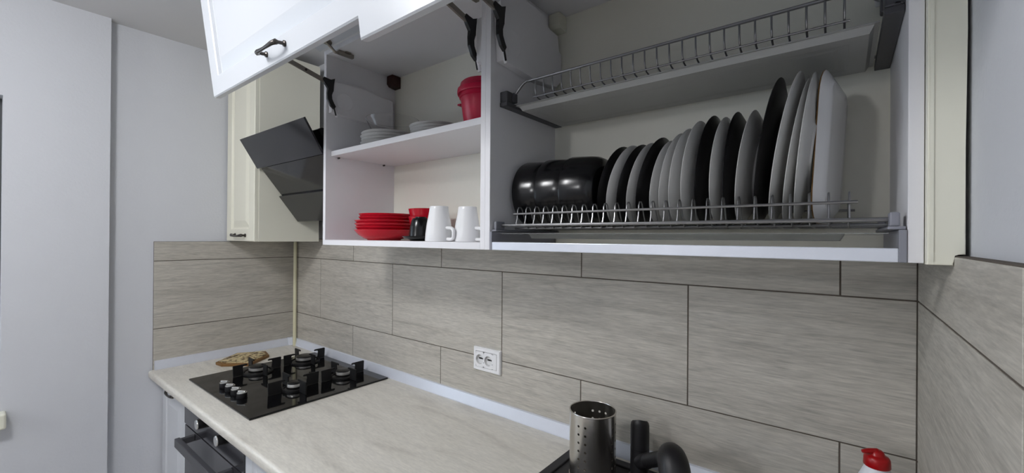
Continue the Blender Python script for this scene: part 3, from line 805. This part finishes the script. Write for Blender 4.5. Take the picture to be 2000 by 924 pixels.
# trivet
tv = [(0.128, -0.405), (0.028, -0.282), (0.100, -0.178), (0.186, -0.198), (0.272, -0.316), (0.180, -0.399)]
tr = thing('trivet', 'hexagonal brown trivet with speckled cream top beside the hob', 'trivet', (0.15, -0.29, ZT))
b = prism(B(), tv, 'z', ZT+0.0003, ZT+0.013, bevel=0.002)
bmesh.ops.translate(b, verts=b.verts, vec=(-0.005, 0, 0))
obj('base', b, 'trivet_wood', tr)
cx_ = sum(p[0] for p in tv)/6; cy_ = sum(p[1] for p in tv)/6
obj('mosaic_top', prism(B(), [(cx_-0.005+(x-cx_)*0.88, cy_+(y-cy_)*0.88) for x, y in tv], 'z', ZT+0.0131, ZT+0.0155, bevel=0.0006), 'mosaic', tr, label='speckled cream and brown top')

# ------------------------------------------------------------------ base cabinets and oven
ZB1 = ZT-0.0385
YD = -0.552
def base_cab(label, x0, x1, hp=None, solid=False):
    t = thing('base_cabinet', label, 'cabinet', ((x0+x1)/2, -0.3, 0.10))
    obj('side_panel', bx(x0, x0+T, -0.55, -0.012, 0.10, ZB1), 'white_board', t)
    obj('side_panel', bx(x1-T, x1, -0.55, -0.012, 0.10, ZB1), 'white_board', t)
    obj('bottom_panel', bx(x0+T, x1-T, -0.55, -0.012, 0.10, 0.116), 'white_board', t)
    obj('back_panel', bx(x0+T, x1-T, -0.016, -0.012, 0.116, ZB1), 'white_board', t)
    obj('plinth', bx(x0, x1, -0.50, -0.484, 0.0, 0.10), 'ivory', t)
    d = obj('door', panel_door(B(), x1-x0-0.004, ZB1-0.10-0.006, 0.018, [(0.050, 0), (0.055, -0.004), (0.064, -0.006), (0.070, -0.005), (0.090, -0.001), (0.094, 0.0)], dw(x0+0.002, YD, 0.102)), 'door_white', t)
    if hp: bow_handle((hp[0], YD-0.0185, hp[1]), (hp[0]+0.096, YD-0.0185, hp[1]), (0, -0.026, 0), (0, 0, -0.004), d, r=0.0048)
base_cab('white base cabinet with moulded door between left wall and oven', 0.002, 0.321, (0.150, 0.824))
base_cab('white base cabinet right of the oven under the bare worktop', 0.924, 1.40, (1.26, 0.832))
base_cab('white base cabinet left of the sink under the worktop', 1.40, 1.88, (1.44, 0.832))
base_cab('white base cabinet under the black sink', 1.88, XR-0.004, (1.93, 0.832))
ov = thing('oven', 'built-in dark glass oven with bar handle and two knobs under the hob', 'oven', (0.62, -0.3, 0.10))
obj('body', bx(0.325, 0.919, -0.548, -0.02, 0.12, ZB1-0.03), 'dark_grey', ov)
obj('plinth', bx(0.323, 0.921, -0.50, -0.484, 0.0, 0.12), 'ivory', ov)
obj('control_panel', bx(0.3235, 0.921, -0.572, -0.5485, 0.735, ZB1-0.002, bevel=0.001), 'oven_glass', ov)
dr = obj('oven_door', bx(0.3235, 0.921, -0.570, -0.5485, 0.14, 0.7275, bevel=0.001), 'oven_glass', ov)
b = B()
box(b, 0.430, 0.826, -0.630, -0.613, 0.691, 0.723, bevel=0.002)
box(b, 0.430, 0.448, -0.614, -0.5705, 0.697, 0.719, bevel=0.002)
box(b, 0.808, 0.826, -0.614, -0.5705, 0.697, 0.719, bevel=0.002)
obj('handle', b, 'dark_grey', dr, label='dark grey bar handle')
for x in (0.578, 0.772):
    m4 = mtx_axes((1, 0, 0), (0, 0, 1), (0, -1, 0))
    kn = obj('knob', lathe(B(), [(0, 0), (0.018, 0), (0.0185, 0.002), (0.017, 0.028), (0, 0.028)], 28, (x, -0.5723, 0.806), m4), 'black_plastic', ov, smooth=True)
    obj('knob_face', lathe(B(), [(0, 0.0281), (0.0172, 0.0281), (0.0172, 0.030), (0.0155, 0.032), (0, 0.032)], 28, (x, -0.5723, 0.806), m4), 'knob_silver', kn, smooth=True)

# ------------------------------------------------------------------ wall socket
def hole_cell(bm, P, u0, u1, v0, v1, uc, vc, r, n=24):
    """rectangular cell with a round hole; returns hole ring verts. P(u,v) -> world"""
    ring, outer = [], []
    for k in range(n):
        a = 2*PI*k/n
        c, s = math.cos(a), math.sin(a)
        ring.append(bm.verts.new(P(uc+r*c, vc+r*s)))
        tu = ((u1-uc)/c if c > 1e-9 else ((u0-uc)/c if c < -1e-9 else 1e9))
        tv_ = ((v1-vc)/s if s > 1e-9 else ((v0-vc)/s if s < -1e-9 else 1e9))
        t = min(tu, tv_)
        outer.append(bm.verts.new(P(uc+t*c, vc+t*s)))
    for k in range(n):
        bm.faces.new((ring[k], ring[(k+1) % n], outer[(k+1) % n], outer[k]))
    return ring, outer
SKX0, SKX1, SKZ0, SKZ1 = 1.3725, 1.4935, 1.0215, 1.1020
YS = -0.0120
sk = thing('double_socket', 'white double power socket on the tiled wall above the worktop', 'socket', ((SKX0+SKX1)/2, 0, SKZ0))
b = B()
def PS(u, v): return Vector((u, YS, v))
# frame with square window for the insert
def rect_ring(bm, i, y): return [bm.verts.new((x, y, z)) for x, z in ((SKX0+i, SKZ0+i), (SKX1-i, SKZ0+i), (SKX1-i, SKZ1-i), (SKX0+i, SKZ1-i))]
rr = [rect_ring(b, 0, -0.0003), rect_ring(b, 0, -0.008), rect_ring(b, 0.003, YS), rect_ring(b, 0.0125, YS), rect_ring(b, 0.0130, YS+0.002)]
for p, q in zip(rr, rr[1:]):
    for k in range(4): b.faces.new((p[k], p[(k+1) % 4], q[(k+1) % 4], q[k]))
b.faces.new(rr[0])
obj('frame', b, 'socket_white', sk)
b = B()
zc = (SKZ0+SKZ1)/2 - 0.001
cells = ((SKX0+0.0135, 1.4215, 1.4035), (1.4215, 1.4635, 1.4425))
wells = []
for u0, u1, uc in cells:
    ring, _ = hole_cell(b, lambda u, v: Vector((u, YS-0.0006, v)), u0, u1, SKZ0+0.0135, SKZ1-0.0135, uc, zc, 0.0172)
    wells.append((uc, ring))
vs = [b.verts.new((x, YS-0.0006, z)) for x, z in ((1.4635, SKZ0+0.0135), (SKX1-0.0135, SKZ0+0.0135), (SKX1-0.0135, SKZ1-0.0135), (1.4635, SKZ1-0.0135))]
b.faces.new(vs)
obj('insert', b, 'socket_white', sk)
for uc, _ in wells:
    m4 = mtx_axes((1, 0, 0), (0, 0, 1), (0, -1, 0))
    w = obj('socket_well', lathe(B(), [(0.0172, 0.0126), (0.0168, 0.003), (0, 0.003)], 24, (uc, 0, zc), m4), 'socket_grey', sk, smooth=True)
    b = B()
    for dx in (-0.0065, 0.0065):
        lathe(b, [(0, 0), (0.0026, 0), (0.0026, 0.0004), (0, 0.0004)], 10, (uc+dx, -0.0031, zc+0.001), m4)
    box(b, uc-0.0105, uc+0.0035, -0.0040, -0.0031, zc-0.001, zc+0.004)
    obj('pin_holes', b, 'hole_black', w)
    b = B()
    lathe(b, [(0, 0), (0.0014, 0), (0.0014, 0.0004), (0, 0.0004)], 8, (uc+0.0185, YS-0.0007, zc-0.009), m4)
    obj('mark', b, 'hole_black', w)

# ------------------------------------------------------------------ sink, tap, cutlery holder, bottle
sink = thing('sink', 'black granite sink with drainboard at the right end of the worktop', 'sink', (2.12, -0.3, ZT))
KX0, KX1, KY0, KY1 = 1.800, 2.470, -0.545, -0.040
b = B()
ZR = ZT+0.010
def rect(bm, x0, x1, y0, y1, z): return [bm.verts.new(p) for p in ((x0, y0, z), (x1, y0, z), (x1, y1, z), (x0, y1, z))]
def loft(bm, rings, close=True):
    for p, q in zip(rings, rings[1:]):
        for k in range(4): bm.faces.new((p[k], p[(k+1) % 4], q[(k+1) % 4], q[k]))
    if close: bm.faces.new(rings[-1])
# rim plate with recessed drain area (left) and basin (right)
DX1 = SX0-0.012
box(b, KX0, KX0+0.024, KY0, KY1, ZT+0.0003, ZR, bevel=0.002)
box(b, KX1-0.028, KX1, KY0, KY1, ZT+0.0003, ZR, bevel=0.002)
box(b, KX0+0.024, KX1-0.028, KY1-0.026, KY1, ZT+0.0003, ZR, bevel=0.002)
box(b, KX0+0.024, KX1-0.028, KY0, KY0+0.030, ZT+0.0003, ZR, bevel=0.002)
box(b, DX1, SX0+0.006, KY0+0.030, KY1-0.026, ZT+0.0003, ZR-0.001)
box(b, SX0+0.006, KX1-0.028, SY1-0.006, KY1-0.026, ZT+0.0003, ZR-0.001)
box(b, SX1-0.006, KX1-0.028, KY0+0.030, SY1-0.006, ZT+0.0003, ZR-0.001)
box(b, SX0+0.006, SX1-0.006, KY0+0.030, SY0+0.006, ZT+0.0003, ZR-0.001)
obj('rim', b, 'granite', sink)
b = bx(KX0+0.024, DX1, KY0+0.030, KY1-0.026, ZT+0.0003, ZR-0.005)
db = obj('drainboard', b, 'granite', sink)
for k in range(5):
    y = KY0+0.10+0.05*k
    obj('drain_ridge', bx(KX0+0.05, DX1-0.01, y, y+0.010, ZR-0.005, ZR-0.0025, bevel=0.001, seg=1), 'granite', db)
b = B()
loft(b, [rect(b, SX0+0.006, SX1-0.006, SY0+0.006, SY1-0.006, ZR-0.001), rect(b, SX0+0.008, SX1-0.008, SY0+0.008, SY1-0.008, ZR-0.03), rect(b, SX0+0.02, SX1-0.02, SY0+0.02, SY1-0.02, 0.70)])
obj('basin', b, 'granite', sink)
# tap
tap = thing('tap', 'matt black kitchen tap with thick spout on the sink', 'tap', (2.006, -0.088, ZR))
TX, TY = 2.0055, -0.090
b = B()
nseg = 28
def tring(r, z, slx=0.0, sly=0.0): return [b.verts.new((TX+r*math.cos(2*PI*k/nseg), TY+r*math.sin(2*PI*k/nseg), z + slx*r*math.cos(2*PI*k/nseg) + sly*r*math.sin(2*PI*k/nseg))) for k in range(nseg)]
R_ = 0.0222
rings = [tring(R_*1.25, ZR-0.0046), tring(R_*1.25, ZR+0.003), tring(R_, ZR+0.006), tring(R_, 0.972), tring(R_*0.965, 0.9725), tring(R_*0.965, 0.9740), tring(R_, 0.9745),
         tring(R_, 1.026, 0.18, -0.30), tring(R_*0.94, 1.033, 0.18, -0.35), tring(R_*0.80, 1.037, 0.2, -0.4), tring(R_*0.4, 1.037, 0.2, -0.6)]
for p, q in zip(rings, rings[1:]):
    for k in range(nseg): b.faces.new((p[k], p[(k+1) % nseg], q[(k+1) % nseg], q[k]))
b.faces.new(rings[-1]); b.faces.new(rings[0])
obj('tap_body', b, 'faucet_black', tap, smooth=True)
s0 = Vector((TX+0.008, TY-0.012, 0.944)); s1 = Vector((2.124, -0.232, 1.044))
dv = (s1-s0)
b = tube(B(), [s0, s0+dv*0.24, s0+dv*0.25], 0.0175, 24, [0.0175, 0.0172, 0.0160])
sp = obj('spout_base', b, 'faucet_black', tap, smooth=True)
b = tube(B(), [s0+dv*0.225, s0+dv*0.24, s0+dv*0.8, s0+dv*1.02], 0.0155, 24, [0.0148, 0.0155, 0.0155, 0.0165])
obj('spout', b, 'faucet_black', tap, smooth=True)
hd = [s1-dv*0.22, s1-dv*0.08, s1+Vector((0.004, -0.008, 0.006)), s1+Vector((0.012, -0.024, 0.004)), s1+Vector((0.020, -0.036, -0.010)), s1+Vector((0.024, -0.043, -0.030)), s1+Vector((0.026, -0.046, -0.052)), s1+Vector((0.027, -0.047, -0.062))]
hp_ = spl(hd, 4)
nr = len(hp_)
rad = []
for i in range(nr):
    t = i/(nr-1)
    rad.append(0.0158 + 0.0135*math.sin(min(1, t/0.5)*PI/2)**1.3 - 0.003*max(0, t-0.8)/0.2)
obj('spray_head', tube(B(), hp_, 0.02, 28, rad), 'faucet_black', tap, smooth=True)
# perforated steel cutlery holder
HXc, HYc, HR = 1.905, -0.143, 0.0565
HZ0, HZ1 = ZR-0.0050+0.0003, 1.058
ch = thing('cutlery_holder', 'empty perforated stainless steel cutlery holder on the sink drainboard', 'holder', (HXc, HYc, HZ0))
b = B()
NC, NR = 40, 16
ca0 = math.radians(-62.8)
zz0, zz1 = HZ0+0.004, HZ1-0.003
rh = (zz1-zz0)/NR
cols = set()
for base in (-32, 58, 148, 238):
    for dlt in (0, 18):
        cols.add(round((base+dlt)/9) % NC)
cols.add(round(184/9) % NC)
def PC(a, v): return Vector((HXc+HR*math.cos(a), HYc+HR*math.sin(a), v))
for cidx in range(NC):
    am = ca0 + math.radians(9*cidx); ha = math.radians(4.5)
    for ridx in range(NR):
        vm, hv = zz0+rh*(ridx+0.5), rh/2
        sq = [(1, 0), (1, 1), (0, 1), (-1, 1), (-1, 0), (-1, -1), (0, -1), (1, -1)]
        out = [b.verts.new(PC(am+ha*p, vm+hv*q)) for p, q in sq]
        if cidx in cols and ridx % 2 == 1 and 2 <= ridx <= 14:
            rg = [b.verts.new(PC(am+0.0031/HR*math.cos(PI/4*k), vm+0.0031*math.sin(PI/4*k))) for k in range(8)]
            for k in range(8): b.faces.new((rg[k], rg[(k+1) % 8], out[(k+1) % 8], out[k]))
        else:
            c0 = b.verts.new(PC(am, vm))
            for k in (0, 2, 4, 6): b.faces.new((c0, out[k], out[k+1], out[(k+2) % 8]))
bmesh.ops.remove_doubles(b, verts=b.verts, dist=2e-5)
hw = obj('perforated_wall', b, 'steel', ch, smooth=True)
md = hw.modifiers.new('thickness', 'SOLIDIFY'); md.thickness = 0.0008; md.offset = 0
md2 = hw.modifiers.new('sharp', 'EDGE_SPLIT'); md2.split_angle = math.radians(40)
def torus(R, r, z, m, nm):
    pf = [(R+r*math.cos(2*PI*k/8), r*math.sin(2*PI*k/8)) for k in range(9)]
    obj(nm, lathe(B(), pf, 48, (HXc, HYc, z)), m, ch, smooth=True)
torus(HR, 0.0018, HZ1-0.0025, 'steel', 'top_rim')
torus(HR, 0.0022, HZ0+0.0026, 'steel', 'bottom_rim')
obj('base', lathe(B(), [(0, 0.001), (HR-0.001, 0.001), (HR-0.001, 0.003), (0, 0.003)], 40, (HXc, HYc, HZ0)), 'steel', ch)
# detergent bottle
bt = thing('detergent_bottle', 'white bottle with red flip cap in the corner by the right wall', 'bottle', (2.452, -0.125, ZR))
BX, BY, BZ = 2.4455, -0.105, ZR+0.0003
obj('bottle_body', lathe(B(), [(0, 0), (0.030, 0), (0.034, 0.004), (0.034, 0.090), (0.0325, 0.130), (0.027, 0.158), (0.0185, 0.178), (0.0165, 0.182), (0, 0.182)], 36, (BX, BY, BZ)), 'bottle_white', bt, smooth=True)
cp = obj('cap', lathe(B(), [(0, 0.1825), (0.0185, 0.1825), (0.0195, 0.184), (0.0188, 0.197), (0.0165, 0.201), (0.012, 0.203), (0.0095, 0.209), (0.006, 0.2115), (0, 0.2115)], 28, (BX, BY, BZ)), 'cap_red', bt, smooth=True)
b = B()
q0 = Vector((BX, BY, BZ+0.2085))
tube(b, [q0, q0+Vector((-0.012, -0.008, 0.0005)), q0+Vector((-0.0205, -0.0135, -0.0005))], 0.004, 10, [0.0055, 0.0045, 0.003])
obj('flip_spout', b, 'cap_red', cp, smooth=True)

# ------------------------------------------------------------------ ceiling lamp, and the fill lamp added behind the camera (both outside the frame)
for (lx, ly), light, lab in ((LAMP, lo, 'round white ceiling lamp above the middle of the kitchen'), (FILL_LAMP, fill_lo, 'added round white fill lamp at the far end behind the camera')):
    cl = thing('ceiling_or_fill_lamp', lab, 'lamp', (lx, ly, 2.35))
    obj('base_plate', lathe(B(), [(0, 0), (0.09, 0), (0.10, 0.004), (0.10, 0.0195), (0, 0.0195)], 40, (lx, ly, 2.350)), 'lamp_white', cl, smooth=True)
    light.parent = cl
    if light is lo:
        ao.parent = cl
        ao.location = (0, 0, -0.012)
    light.location = (0, 0, -0.14 if light is lo else -0.25)
